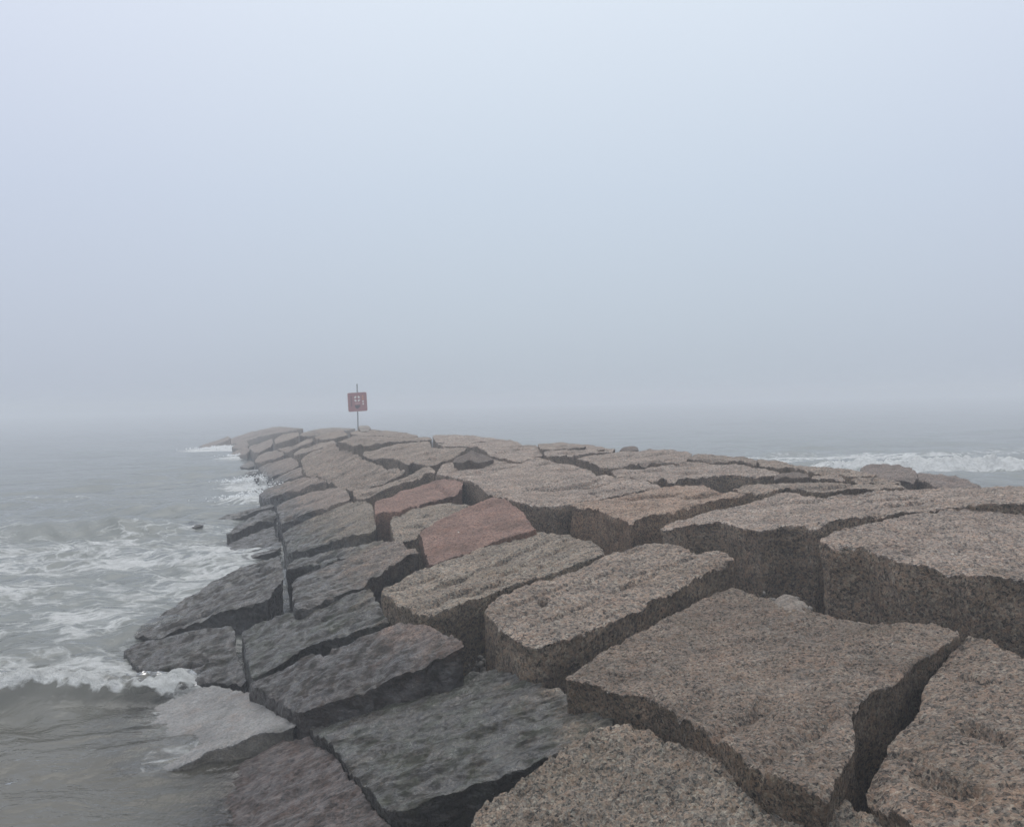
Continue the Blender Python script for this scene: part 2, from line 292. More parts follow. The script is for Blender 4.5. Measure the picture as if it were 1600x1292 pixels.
# ---------------------------------------------------------------- node helpers
def mat(name):
    m = bpy.data.materials.new(name); m.use_nodes = True; nt = m.node_tree; nt.nodes.clear(); return m,nt
class G:
    def __init__(s,nt): s.nt=nt
    def n(s,t,**kw):
        nd = s.nt.nodes.new(t)
        for k,v in kw.items():
            if k.startswith('i_'):
                key = k[2:]; key = int(key) if key.isdigit() else key.replace('_',' ')
                s.put(nd.inputs[key],v)
            else: setattr(nd,k,v)
        return nd
    def put(s,sock,v):
        if hasattr(v,'bl_idname') and not hasattr(v,'links'): v = v.outputs[0]
        if hasattr(v,'links'): s.nt.links.new(v,sock)
        else: sock.default_value = v
    def math(s,op,a,b=0.0,c=None,clamp=False):
        nd = s.n('ShaderNodeMath',operation=op); nd.use_clamp=clamp
        s.put(nd.inputs[0],a); s.put(nd.inputs[1],b)
        if c is not None: s.put(nd.inputs[2],c)
        return nd.outputs[0]
    def ss(s,a,b,x):
        nd = s.n('ShaderNodeMapRange',interpolation_type='SMOOTHSTEP')
        s.put(nd.inputs[0],x); s.put(nd.inputs[1],a); s.put(nd.inputs[2],b); return nd.outputs[0]
    def mix(s,f,a,b,blend='MIX'):
        nd = s.n('ShaderNodeMix',data_type='RGBA',blend_type=blend)
        s.put(nd.inputs[0],f)
        for k,v in ((6,a),(7,b)):
            if isinstance(v,(tuple,list)): v = (*v[:3],1)
            s.put(nd.inputs[k],v)
        return nd.outputs[2]
    def noise(s,vec,scale,detail=3,rough=.5,dist=0.0):
        nd = s.n('ShaderNodeTexNoise',i_Scale=scale,i_Detail=detail,i_Roughness=rough,i_Distortion=dist)
        s.put(nd.inputs['Vector'],vec); return nd
    def ramp(s,f,stops,interp='LINEAR'):
        nd = s.n('ShaderNodeValToRGB'); s.put(nd.inputs[0],f); cr = nd.color_ramp; cr.interpolation=interp
        while len(cr.elements)<len(stops): cr.elements.new(.5)
        for e,(p,c) in zip(cr.elements,stops): e.position=p; e.color=(*c,1)
        return nd.outputs[0]

# ---------------------------------------------------------------- granite
def granite():
    m,nt = mat('granite'); g = G(nt)
    tc = g.n('ShaderNodeTexCoord'); oi = g.n('ShaderNodeObjectInfo'); geo = g.n('ShaderNodeNewGeometry')
    off = g.n('ShaderNodeVectorMath',operation='SCALE'); g.put(off.inputs[0],(37.0,11.0,23.0)); g.put(off.inputs['Scale'],oi.outputs['Random'])
    co = g.n('ShaderNodeVectorMath',operation='ADD'); g.put(co.inputs[0],tc.outputs['Object']); g.put(co.inputs[1],off.outputs[0]); co = co.outputs[0]
    wob = g.noise(co,40,2); wv = g.n('ShaderNodeVectorMath',operation='SCALE'); g.put(wv.inputs[0],wob.outputs['Color']); wv.inputs['Scale'].default_value=.02
    cw = g.n('ShaderNodeVectorMath',operation='ADD'); g.put(cw.inputs[0],co); g.put(cw.inputs[1],wv.outputs[0]); cw = cw.outputs[0]
    v1 = g.n('ShaderNodeTexVoronoi'); g.put(v1.inputs['Scale'],g.math('MULTIPLY_ADD',oi.outputs['Random'],30.0,40.0)); g.put(v1.inputs['Vector'],cw)
    v2 = g.n('ShaderNodeTexVoronoi',i_Scale=130.0); g.put(v2.inputs['Vector'],cw)
    s1 = g.n('ShaderNodeSeparateColor'); g.put(s1.inputs[0],v1.outputs['Color'])
    s2 = g.n('ShaderNodeSeparateColor'); g.put(s2.inputs[0],v2.outputs['Color'])
    big = g.noise(co,1.6,4,.6); med = g.noise(co,7,4,.6)
    sel = g.math('ADD',s1.outputs[0],g.math('MULTIPLY',g.math('SUBTRACT',med.outputs[0],.5),.5))
    grain = g.ramp(sel,[(0,(.025,.025,.027)),(.20,(.12,.115,.11)),(.36,(.29,.265,.25)),(.55,(.36,.27,.22)),(.80,(.40,.325,.27)),(.92,(.50,.47,.43))],'CONSTANT')
    fine = g.ramp(s2.outputs[0],[(0,(.03,.03,.033)),(.2,(.20,.185,.175)),(.5,(.34,.26,.225)),(.85,(.46,.42,.39))],'CONSTANT')
    gr = g.mix(.45,grain,fine)
    # red granite is finer and even: tint alpha steers grain contrast
    gr = g.mix(oi.outputs['Alpha'],(.27,.235,.215),gr)
    col = g.mix(1.0,gr,oi.outputs['Color'],'MULTIPLY')
    mot = g.noise(co,2.4,5,.62,.3); mot2 = g.noise(co,3.6,4,.6,.5)
    mv = g.n('ShaderNodeMapRange'); g.put(mv.inputs[0],mot.outputs[0]); mv.inputs[1].default_value=.3; mv.inputs[2].default_value=.7; mv.inputs[3].default_value=.70; mv.inputs[4].default_value=1.28
    mc = g.n('ShaderNodeCombineXYZ'); [g.put(mc.inputs[q],mv.outputs[0]) for q in range(3)]
    col = g.mix(1.0,col,mc.outputs[0],'MULTIPLY')
    col = g.mix(g.math('MULTIPLY',g.ss(.5,.68,mot2.outputs[0]),.5),col,g.mix(1.0,col,(1.10,.97,.90),'MULTIPLY'))
    vn = g.noise(co,.8,3,.55,.9); ve = g.math('SUBTRACT',1.0,g.ss(.004,.016,g.math('ABSOLUTE',g.math('SUBTRACT',vn.outputs[0],.5))))
    col = g.mix(g.math('MULTIPLY',ve,g.math('MULTIPLY',oi.outputs['Random'],.10)),col,(.36,.335,.30))
    dk = g.ss(.56,.70,g.noise(co,1.1,5,.6,.4).outputs[0]); col = g.mix(g.math('MULTIPLY',dk,g.math('MULTIPLY_ADD',oi.outputs['Random'],.45,.15)),col,g.mix(1.0,col,(.62,.63,.60),'MULTIPLY'))
    # weathering: grey lichen film and brown stains
    st = g.ss(.52,.75,big.outputs[0]); col = g.mix(g.math('MULTIPLY',st,.45),col,g.mix(1.0,col,(.62,.56,.47),'MULTIPLY'))
    big2 = g.noise(co,3.1,5,.65,.4); st2 = g.ss(.56,.72,big2.outputs[0])
    col = g.mix(g.math('MULTIPLY',st2,.35),col,g.mix(1.0,col,(1.14,1.02,.88),'MULTIPLY'))
    # damp, algae darkened zone low above the water (height in the place)
    pz = g.n('ShaderNodeSeparateXYZ'); g.put(pz.inputs[0],geo.outputs['Position'])
    zz = g.math('ADD',pz.outputs[2],g.math('MULTIPLY',g.math('SUBTRACT',big2.outputs[0],.5),.9))
    zz = g.math('SUBTRACT',zz,g.math('MULTIPLY',g.math('SUBTRACT',pz.outputs[1],12.0,),-.022))
    wet = g.math('SUBTRACT',1.0,g.ss(.68,1.08,zz))
    dry = g.n('ShaderNodeAttribute',attribute_type='OBJECT',attribute_name='dryness')
    wet = g.math('MULTIPLY',wet,g.math('SUBTRACT',1.0,dry.outputs['Fac']))
    alg = g.n('ShaderNodeAttribute',attribute_type='OBJECT',attribute_name='algae')
    damp = g.mix(1.0,col,(.19,.19,.175),'MULTIPLY')
    black = g.ss(.45,.62,g.noise(co,9,5,.7).outputs[0])
    damp = g.mix(g.math('MULTIPLY',black,.55),damp,(.010,.011,.011))
    green = g.ss(.42,.66,g.noise(co,4.5,5,.7,.6).outputs[0])
    damp = g.mix(g.math('MULTIPLY',g.math('MULTIPLY',green,alg.outputs['Fac']),.75),damp,(.046,.052,.030))
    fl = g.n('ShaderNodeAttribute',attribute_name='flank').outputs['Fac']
    shade_mottle = g.ss(.25,.6,g.noise(co,6,5,.65).outputs[0])
    col = g.mix(g.math('MULTIPLY',fl,g.math('MULTIPLY_ADD',shade_mottle,.25,.60)),col,g.mix(1.0,col,(.68,.63,.53),'MULTIPLY'))  # side faces darkened: shade painted into the colour, with an olive-brown stain
    damp = g.mix(g.math('MULTIPLY',fl,.75),damp,g.mix(1.0,damp,(.40,.34,.31),'MULTIPLY'))  # wet side faces darker still: painted shade along with black algae
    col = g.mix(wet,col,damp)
    ra = g.n('ShaderNodeAttribute',attribute_type='OBJECT',attribute_name='ridge_angle').outputs['Fac']
    vr = g.n('ShaderNodeVectorRotate',rotation_type='Z_AXIS'); g.put(vr.inputs['Vector'],co); g.put(vr.inputs['Angle'],g.math('MULTIPLY',ra,-1.0))
    mr = g.n('ShaderNodeMapping'); g.put(mr.inputs[0],vr.outputs[0]); mr.inputs['Scale'].default_value=(2.6,9,9)
    streak = g.noise(mr.outputs[0],2.2,5,.65,.3)
    film = g.ss(.40,.60,g.math('ADD',g.math('MULTIPLY',g.noise(co,5.5,6,.7,.6).outputs[0],.65),g.math('MULTIPLY',streak.outputs[0],.35)))
    rough = g.math('SUBTRACT',.85,g.math('MULTIPLY',wet,g.math('MULTIPLY_ADD',film,.52,.10)))
    v3 = g.n('ShaderNodeTexVoronoi',i_Scale=2.6); g.put(v3.inputs['Vector'],cw); s3 = g.n('ShaderNodeSeparateColor'); g.put(s3.inputs[0],v3.outputs['Color'])
    drop = g.math('MULTIPLY',g.math('LESS_THAN',v3.outputs['Distance'],.035),g.math('GREATER_THAN',s3.outputs[0],.72))
    col = g.mix(g.math('MULTIPLY',g.math('MULTIPLY',drop,.8),g.math('SUBTRACT',1.0,wet)),col,(.62,.62,.58))
    # bump: crystals, pits, cleavage
    col = g.mix(g.math('MULTIPLY',wet,g.ss(.62,.40,streak.outputs[0])),col,g.mix(1.0,col,(.55,.55,.55),'MULTIPLY'))
    n1 = g.noise(co,60,4,.65); n2 = g.noise(co,17,5,.65)
    pit = g.ss(.0,.35,v2.outputs['Distance'])
    hgt = g.math('ADD',g.math('MULTIPLY',n1.outputs[0],.016),g.math('MULTIPLY',n2.outputs[0],.034))
    hgt = g.math('ADD',hgt,g.math('MULTIPLY',s1.outputs[1],.003))
    hgt = g.math('ADD',hgt,g.math('MULTIPLY',streak.outputs[0],g.math('MULTIPLY_ADD',wet,.028,.012)))
    bp = g.n('ShaderNodeBump',i_Distance=1.0); g.put(bp.inputs['Strength'],g.math('MULTIPLY_ADD',wet,-.35,.9)); g.put(bp.inputs['Height'],hgt)
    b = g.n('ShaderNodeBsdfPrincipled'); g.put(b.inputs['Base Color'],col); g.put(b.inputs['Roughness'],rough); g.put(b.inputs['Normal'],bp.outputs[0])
    g.put(b.inputs['Specular IOR Level'],g.math('MULTIPLY_ADD',g.math('MULTIPLY',wet,film),.66,.25))
    o = g.n('ShaderNodeOutputMaterial'); g.put(o.inputs[0],b.outputs[0]); return m
GRAN = granite()
TINT = {  # colour multiplier, grain contrast, algae, dryness
 'pale':((.78,.765,.645),1,.3,.9),'pink':((.67,.61,.505),1,.1,1),'warm':((.85,.80,.685),1,.1,.8),'grey':((.99,.94,.84),1,0,1),'red':((.80,.60,.53),.7,0,.9),
 'orange':((1.06,.93,.79),1,0,1),'dark':((.50,.465,.42),.9,0,1),'dusk':((.66,.62,.58),1,0,1),'white':((.92,.93,.85),.5,0,1),
 'slope':((.80,.75,.67),.9,.45,0),'algae':((.80,.80,.68),.9,1,0),'blackred':((.78,.66,.60),.8,.3,.05),'purple':((.74,.60,.58),.8,.1,.25),'concrete':((1.12,1.33,1.44),.35,.0,.8)}

def mesh_obj(name,verts,faces,m,loc=(0,0,0),smooth=True,parent=None):
    me = bpy.data.meshes.new(name)
    me.from_pydata([tuple(v) for v in verts] if not isinstance(verts,np.ndarray) else verts.tolist(),[],faces)
    if m: me.materials.append(m)
    me.polygons.foreach_set('use_smooth',[smooth]*len(me.polygons)); me.update()
    o = bpy.data.objects.new(name,me); C.objects.link(o); o.location = loc
    if parent: o.parent = parent
    return o

def cut_corners(P,f=.12,lim=.12):
    out=[]; n=len(P)
    for i in range(n):
        a,b,c = P[i-1],P[i],P[(i+1)%n]
        la,lc = np.linalg.norm(a-b),np.linalg.norm(c-b)
        out += [b+(a-b)*min(f,lim/(la+1e-9)), b+(c-b)*min(f,lim/(lc+1e-9))]
    return np.array(out)
def resample(P,h):
    Q = np.vstack([P,P[:1]]); L = np.r_[0,np.cumsum(np.linalg.norm(np.diff(Q,axis=0),axis=1))]
    n = max(12,int(L[-1]/h)); t = np.arange(n)*L[-1]/n
    return np.stack([np.interp(t,L,Q[:,0]),np.interp(t,L,Q[:,1])],1)

def build_rock(i):
    lab,px,spec,tint,opt = ROCKS[i]; pl,P = planes[i]
    seed = i*13.7; dist = max(3.5,np.hypot(P[:,0].mean(),P[:,1].min()))
    h = max(.012,.0023*dist)
    P2 = P[:,:2]; cen = P2.mean(0); Q = P2-cen
    if (Q[:,0]*np.roll(Q[:,1],-1)-np.roll(Q[:,0],-1)*Q[:,1]).sum()<0: Q = Q[::-1]
    B = resample(cut_corners(Q,.12,.05 if dist<12 else .1),h); n=len(B)
    tan = np.roll(B,-1,0)-np.roll(B,1,0); tan /= np.linalg.norm(tan,axis=1)[:,None]+1e-9
    nor = np.stack([tan[:,1],-tan[:,0]],1)
    wetk = tint in ('slope','algae','blackred','purple'); k = opt.get('rough',.6 if wetk else 1.0)
    amp = np.clip(.013*np.sqrt(dist/6),.012,.032)
    B = B + nor*(fbm(B[:,0]*2.6+seed,B[:,1]*2.6,0,4,.6)*amp*.9+np.clip(fbm(B[:,0]*8+seed,B[:,1]*8,4.4,3,.6),-1,.2)*.009)[:,None]
    area = abs((B[:,0]*np.roll(B[:,1],-1)-np.roll(B[:,0],-1)*B[:,1]).sum())/2
    h2 = max(h,math.sqrt(area/34000))
    lo,hi = B.min(0),B.max(0)
    gx,gy = np.meshgrid(np.arange(lo[0],hi[0],h2),np.arange(lo[1],hi[1],h2*.87))
    gx[1::2] += h2/2
    rs = np.random.RandomState(i); gx = gx+rs.uniform(-.25,.25,gx.shape)*h2; gy = gy+rs.uniform(-.25,.25,gy.shape)*h2
    I = np.stack([gx.ravel(),gy.ravel()],1); I = I[inside(B,I[:,0],I[:,1])]
    A2,B2 = B,np.roll(B,-1,0)
    if len(I):
        dI = segdist(I,A2,B2,1500); keep = dI>.5*h2; I,dI = I[keep],dI[keep]
    else: dI = np.zeros(0)
    V2 = np.vstack([B,I]); 
    vv,_,ff,ov,_,_ = delaunay_2d_cdt([Vector(v) for v in V2.tolist()],[(a,(a+1)%n) for a in range(n)],[],1,1e-7)
    idx = [o[0] if o else -1 for o in ov]
    if any(q<0 for q in idx) or len(vv)!=len(V2):
        # crossing outline: keep new points as interior ones
        extra = [j for j,q in enumerate(idx) if q<0]
        for e_,j in enumerate(extra): idx[j] = len(V2)+e_
        if extra:
            V2 = np.vstack([V2,np.array([list(vv[j]) for j in extra])]); dI = np.r_[dI,np.zeros(len(extra))]
    tris = [tuple(idx[q] for q in f) for f in ff]
    X,Y = V2[:,0],V2[:,1]; D = np.r_[np.zeros(n),dI]
    wx,wy = X+cen[0],Y+cen[1]
    z = pl[0]+pl[1]*wx+pl[2]*wy; zc = pl[0]+pl[1]*cen[0]+pl[2]*cen[1]; z = z-zc
    # relief: broad swell, cleavage ridges across the jetty, pitting
    ang = R(opt.get('ang',-8 if wetk and dist<30 else 58))+.15*math.sin(seed); a = X*math.cos(ang)+Y*math.sin(ang); b = -X*math.sin(ang)+Y*math.cos(ang)
    rid = opt.get('ridge',.7 if tint not in('slope','algae','blackred','purple') else 1.2)
    z = z + .014*k*fbm(X*1.1+seed,Y*1.1,1.3,3)
    r1 = fbm(a*.9+seed,b*5.0,3.1,4,.6); z = z+.010*rid*r1 + .010*rid*fbm(a*2.0+seed,b*13,13.1,3,.6)
    tr = fbm(a*.7+seed,b*2.6,7.7,3,.5)*3; z = z+.012*rid*(np.floor(tr)+sstep(.75,1.0,tr-np.floor(tr)))*.8
    z = z + .009*k*fbm(X*11+seed,Y*11,5.1,3,.6) + .007*k*fbm(X*34+seed,Y*34,2.2,2,.6) - .016*min(k,1.3)*sstep(.28,.62,fbm(X*15+seed,Y*15,8.8,2))
    if dist>10: z = z+.010*fbm(X*4+seed,Y*4,9.1,3)
    # rim
    r = opt.get('r',.05)*opt.get('rs',.24)
    rr = r*np.clip(.8+.9*fbm(X*1.7+seed,Y*1.7,11.1,3),.25,2.4)
    t = np.clip(D/rr,0,1); z = z - rr*.6*(1-np.sqrt(np.clip(1-(1-t)**2,0,1)))
    ch = fbm(X*3.2+seed,Y*3.2,21.1,3); z = z - .035*sstep(.25,.7,ch)*(1-sstep(.0,.08,D))
    if opt.get('dome'):
        md = D.max()+1e-6; z = z + opt.get('dh',.3)*md*np.sqrt(np.clip(1-(1-np.clip(D/md,0,1))**2,0,1))
    if opt.get('pyr'):
        ex,ey=np.ptp(B[:,0])*.46,np.ptp(B[:,1])*.46; z = z + opt['pyr']*np.clip(1-np.abs(X+.12*ex)/ex-.8*np.abs(Y+.2*ey)/ey,0,1)
    if opt.get('puddle'):
        pd = sstep(.1,.5,fbm(X*2.2+seed,Y*2.2,31.1,3)); zs = z.copy()
        z = z - .012*pd
    cracks = list(opt.get('gr',[]))
    if dist>8.5 and not opt.get('dome') and not opt.get('pyr') and tint!='red':      # natural splits along the cleavage
        rr_ = np.random.RandomState(100+i); pp = np.array(px,float); l_,h_ = pp.min(0),pp.max(0); sl = -.30 if pp[:,0].mean()<620 else -.13
        tries=0; want = int(np.clip(area*.55,2,8)); m0=len(cracks)
        while len(cracks)<m0+want and tries<80:
            tries+=1; c0 = l_+rr_.uniform(.05,.95,2)*(h_-l_); ln = rr_.uniform(.12,.42)*(h_[0]-l_[0]); c1 = c0+np.array([ln,sl*ln*rr_.uniform(.6,1.4)])
            if inside(px,np.array([c0[0]]),np.array([c0[1]]))[0] and inside(px,np.array([c1[0]]),np.array([c1[1]]))[0]:
                cracks.append((c0[0],c0[1],c1[0],c1[1],rr_.uniform(.025,.05)*(1+dist/40),rr_.uniform(.025,.06),0))
    for gq in cracks:
        e = on_plane([(gq[0],gq[1]),(gq[2],gq[3])],pl)[:,:2]-cen
        wv = (fbm(X*3+seed,Y*3,41.1,2))*.03; d_ = e[1]-e[0]; L = np.linalg.norm(d_); d_ /= L; nn = np.array([-d_[1],d_[0]])
        s = (X-e[0][0])*d_[0]+(Y-e[0][1])*d_[1]; q = (X-e[0][0])*nn[0]+(Y-e[0][1])*nn[1]
        w = gq[4]
        if gq[6]:       # chiselled slot: one steep wall, fading to a scoop
            m_ = sstep(-w*3.5,w*.5,q)*(1-sstep(w*.9,w*1.1,q))*sstep(-.02,.10,s)*(1-sstep(L-.02,L,s)); z = z-gq[5]*1.7*m_
        else:           # natural crack with a ledge below it
            q = q+wv; w = max(w,h2*1.6); fade = sstep(-.05,.18*L,s)*(1-sstep(.8*L,L+.05,s))*np.clip(.7+.8*fbm(s*2.5,seed,51.0,2),.15,1.3)
            z = z-gq[5]*np.exp(-(q/(w*.6))**2)*fade*2.2 - gq[5]*1.3*fade*(1-sstep(-h2,h2,q))*np.exp(np.minimum(q,0)/(w*5))
    for hx,hy,hr,hd in opt.get('hole',[]):
        e = on_plane([(hx,hy)],pl)[0,:2]-cen; q = np.hypot(X-e[0],(Y-e[1])*.42); z = z-hd*(1-sstep(hr*.75,hr*1.1,q))
    top = np.stack([X,Y,z],1)
    # flanks
    deep = opt.get('deep',.8)+.25; rows=[]; t_=0; st=h*1.1
    while t_<deep: t_+=st; st*=1.09 if t_>.25 else 1.02; rows.append(min(t_,deep))
    verts=[top]; base=len(top); prev=np.arange(n); faces=tris
    bz = z[:n]; taper = opt.get('taper',.045)
    for t_ in rows:
        bx,by = B[:,0]+cen[0],B[:,1]+cen[1]
        of = (.030*fbm(bx*1.3,by*1.3,t_*1.6+seed,2)+.014*fbm(bx*5,by*5,t_*5+seed,2)-.006)*min(1,t_/.06)+.007*fbm(bx*17,by*17,t_*17+seed,2) - taper*t_**1.3 
        ring = np.stack([B[:,0]+nor[:,0]*of,B[:,1]+nor[:,1]*of,bz-t_],1)
        cur = np.arange(base,base+n); verts.append(ring); base+=n
        pn,cn = np.roll(prev,-1),np.roll(cur,-1)
        faces = faces+np.stack([prev,cur,cn,pn],1).tolist(); prev=cur
    faces.append(prev[::-1].tolist())
    name = 'boulder' if (opt.get('dome') or opt.get('pyr')) else 'granite_block'
    o = mesh_obj(name,np.vstack(verts),faces,GRAN,(cen[0],cen[1],zc))
    if not opt.get('dome'):
        ev = np.empty(len(o.data.edges)*2,np.int32); o.data.edges.foreach_get('vertices',ev); ev = ev.reshape(-1,2)
        df = np.abs(ev[:,0]-ev[:,1]); shp = (ev<n).all(1)&((df==1)|(df==n-1))
        sa = o.data.attributes.new('sharp_edge','BOOLEAN','EDGE'); sa.data.foreach_set('value',shp)
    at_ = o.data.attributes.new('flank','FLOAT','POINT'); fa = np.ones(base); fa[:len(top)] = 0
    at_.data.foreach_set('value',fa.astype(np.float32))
    c,al,ag,dr = TINT[tint]; gm = sum(c)/3; c = [gm+(q-gm)*(1.0 if tint in('red','orange') else .72) for q in c]; jit = 1+.06*math.sin(i*2.1)
    o.color = (c[0]*jit,c[1]*jit,c[2]*jit,al); o['algae']=float(ag); o['dryness']=float(dr); o['ridge_angle']=float(ang)
    o['label']=lab; o['category']='boulder' if name=='boulder' else 'stone block'
    o['group']='granite stones of the jetty'
    return o
for i in range(len(ROCKS)): build_rock(i)

# ---------------------------------------------------------------- sea bed and rubble core
def lin(a,b,s): return list(np.arange(a,b,s))
def grow(a,b,s,f):
    out=[]; x=a; d=1 if b>a else -1
    while (x-b)*d<0: out.append(x); x+=s*d; s*=f
    return out+[b]
def grid_obj(name,xs,ys,zf,m):
    X,Y = np.meshgrid(xs,ys); Z = zf(X,Y); nx,ny = len(xs),len(ys)
    idx = np.arange(nx*ny).reshape(ny,nx)
    f = np.stack([idx[:-1,:-1],idx[:-1,1:],idx[1:,1:],idx[1:,:-1]],-1).reshape(-1,4)
    me = bpy.data.meshes.new(name); nv=nx*ny; nf=len(f)
    me.vertices.add(nv); me.vertices.foreach_set('co',np.stack([X,Y,Z],-1).ravel().astype(np.float32))
    me.loops.add(nf*4); me.loops.foreach_set('vertex_index',f.ravel().astype(np.int32))
    me.polygons.add(nf); me.polygons.foreach_set('loop_start',(np.arange(nf)*4).astype(np.int32))
    me.polygons.foreach_set('use_smooth',[True]*nf); me.update(); me.validate()
    me.materials.append(m); o = bpy.data.objects.new(name,me); C.objects.link(o); return o,X,Y,Z
def bed_z(X,Y):
    hh_ = Hs(X,Y); core = np.maximum(hh_,-2.2)-.50-.45*sstep(.7,1.2,hh_)
    return np.where((Y>-6)&(Y<84),core*sstep(-8,-3,Y)*(1-sstep(38,46,Y))-2.0*(1-sstep(-8,-3,Y)*(1-sstep(38,46,Y))),-2.0) + .08*fbm(X*1.5,Y*1.5,0,3)
m,nt = mat('rubble'); g=G(nt)
geo = g.n('ShaderNodeNewGeometry'); nn = g.noise(geo.outputs['Position'],9,5,.7)
b = g.n('ShaderNodeBsdfPrincipled'); g.put(b.inputs['Base Color'],g.ramp(nn.outputs[0],[(.3,(.012,.012,.011)),(.7,(.05,.046,.04))])); b.inputs['Roughness'].default_value=.8
bp = g.n('ShaderNodeBump',i_Strength=.8,i_Distance=.1); g.put(bp.inputs['Height'],nn.outputs[0]); g.put(b.inputs['Normal'],bp.outputs[0])
o_ = g.n('ShaderNodeOutputMaterial'); g.put(o_.inputs[0],b.outputs[0])
xs = np.array(sorted(set(grow(-12,-430,.4,1.25)+lin(-12,9,.3)+grow(9,430,.4,1.25)))); ys = np.array(sorted(set(grow(-10,-60,.5,1.3)+lin(-10,84,.4)+grow(84,430,.5,1.3))))
bed,_,_,_ = grid_obj('seabed',xs,ys,bed_z,m); bed['kind']='structure'

# ---------------------------------------------------------------- sea
def rocks_top(X,Y):
    T = bed_z(X,Y)
    for i,(lab,px,spec,tint,opt) in enumerate(ROCKS):
        pl,P = planes[i]; 
        if P[:,2].min()>.5 or P[:,1].min()>60: continue
        lo,hi = P[:,:2].min(0),P[:,:2].max(0)
        sel = (X>lo[0])&(X<hi[0])&(Y>lo[1])&(Y<hi[1])
        if not sel.any(): continue
        x,y = X[sel],Y[sel]; ins = inside(P,x,y); tz = T[sel]
        tz[ins] = np.maximum(tz[ins],pl[0]+pl[1]*x[ins]+pl[2]*y[ins]); T[sel]=tz
    return T
cellx = None
FOAM = {}
def wave_fn(X,Y):
    sx = np.gradient(np.asarray(X)[0]); sy = np.gradient(np.asarray(Y)[:,0]); sp = np.maximum(np.minimum(sx[None,:],9),sy[:,None])
    z = np.zeros_like(X); wx = X+1.2*fbm(X*.08,Y*.08,3,2); wy = Y+1.6*fbm(X*.1,Y*.07,9,3)
    rs = np.random.RandomState(3)
    near = 1-.4*np.exp(-((Y-6)/6.0)**2)
    for lam,am,th in ((11,.11,-.10),(7.3,.10,.14),(4.6,.075,-.22),(3.1,.07,.3),(2.1,.058,-.35),(1.4,.042,.5),(.95,.030,-.6),(.62,.019,.8),(.42,.010,-.9)):
        ok = sstep(2.5,5,lam/sp)
        ph = rs.uniform(0,6.28); arg = 2*np.pi/lam*(wy*math.cos(th)+wx*math.sin(th))+ph+1.5*fbm(X/lam*.35,Y/lam*.5,lam,2)
        env = np.clip(.55+.9*fbm(X/lam*.25,Y/lam*.3,lam+4,2),0,1.6)
        c = np.cos(arg); z += ok*am*env*near*(1-.55*sstep(35,80,Y))*(c+.35*(c*c-.5))
    z += sstep(3,6,.5/sp)*.012*fbm(X*3.0,Y*3.6,2,3)
    foam = np.zeros_like(X)
    # small breaker at left, running in along the slope
    xc = X+.35*fbm(X*.9,Y*.2,5,2); yc = 8.95+.22*(xc+4.4)*.5+.30*fbm(X*.7,.3,2,3)+.05*fbm(X*3,.7,4,2)+.05*fbm(X*8,Y*3,4,3)
    w = sstep(-8.5,-6.0,X)*(1-sstep(-3.5,-2.9,X)); q = Y-yc
    bump = np.where(q<0,sstep(-.22,.02,q),np.exp(-(np.maximum(q,0)/.75)**2))
    z += w*bump*(.17+.05*fbm(X*1.2,Y,7,2)); 
    lum = np.abs(fbm(X*5,Y*5,1,4,.6)); fb = w*sstep(-.16,.04,q+.10*fbm(X*6,Y*6,3,3))*np.exp(-np.maximum(q-.25,0)/.7)
    z += .08*fb*(lum-.15)+.035*fb*fbm(X*13,Y*13,6,2); foam = np.maximum(foam,fb*(.56+.34*sstep(.25,-.05,q)+.30*fbm(X*3.5,Y*3.5,8,4)))
    # farther unbroken swell at left
    yc2 = 21.6+.8*fbm(X*.15,.2,8,2)+.05*X; q = Y-yc2; w2 = 1-sstep(-9,-5.5,X)
    z += w2*.30*np.where(q<0,sstep(-1.0,0.1,q),np.exp(-(q/2.2)**2))
    # long breaker at right
    yc3 = 33.2-.02*(X-15)+.8*fbm(X*.18,.5,3,3)+.3*fbm(X*.8,.1,6,2); w3 = sstep(9.0,13.2,X)*(1-.5*sstep(34,60,X)); q = Y-yc3
    hgt = .16+.34*sstep(12,18,X)+.16*fbm(X*.35,.7,9,3)
    z += w3*hgt*np.where(q<0,sstep(-1.1,.05,q),np.exp(-(q/1.7)**2))
    f3 = w3*sstep(-1.25,-.7,q+.25*fbm(X*1.1,Y,4,2))*np.exp(-np.maximum(q-.3,0)/3.2); z += f3*np.exp(-np.maximum(q-.3,0)/1.5)*(.24*np.abs(fbm(X*1.9,Y*1.9,2,4,.6))+.05*fbm(X*6,Y*6,5,2)); foam = np.maximum(foam,f3*(.9+.25*fbm(X*.9,Y*1.5,8,3)))
    # wash in front of and behind it
    f4 = .70*sstep(6,9,X)*(1-.35*sstep(16,19,X))*np.exp(-((Y-40)/3.6)**2)+.70*sstep(7,10,X)*np.exp(-((Y-24.5)/1.9)**2)
    foam = np.maximum(foam,f4)
    # sparse lace on the left
    f5 = (.45+.18*fbm(X*.5,Y*.5,2,3))*(1-sstep(-4.4,-3.2,X+.21*(Y-9)*.4))*sstep(8.8,9.8,Y)*(1-sstep(15,25,Y))+.33*np.exp(-((Y-27.5+.1*X)/.9)**2)*(1-sstep(-13,-10,X))+.17*np.exp(-((Y-6.8)/1.4)**2)*(X<0)+.20*np.exp(-((Y-21)/5)**2)*(X<-4)
    foam = np.maximum(foam,f5)
    edge = np.exp(-np.abs((X-axis_x(Y))*.96+6.3*(1-.16*sstep(15,28,Y)))/.7)*sstep(10,13,Y)*.42; foam = np.maximum(foam,edge*(X<axis_x(Y)))
    z += .035*np.exp(-((Y-7.2)/1.5)**2-((X+3)/1.8)**2)
    top = rocks_top(X,Y)
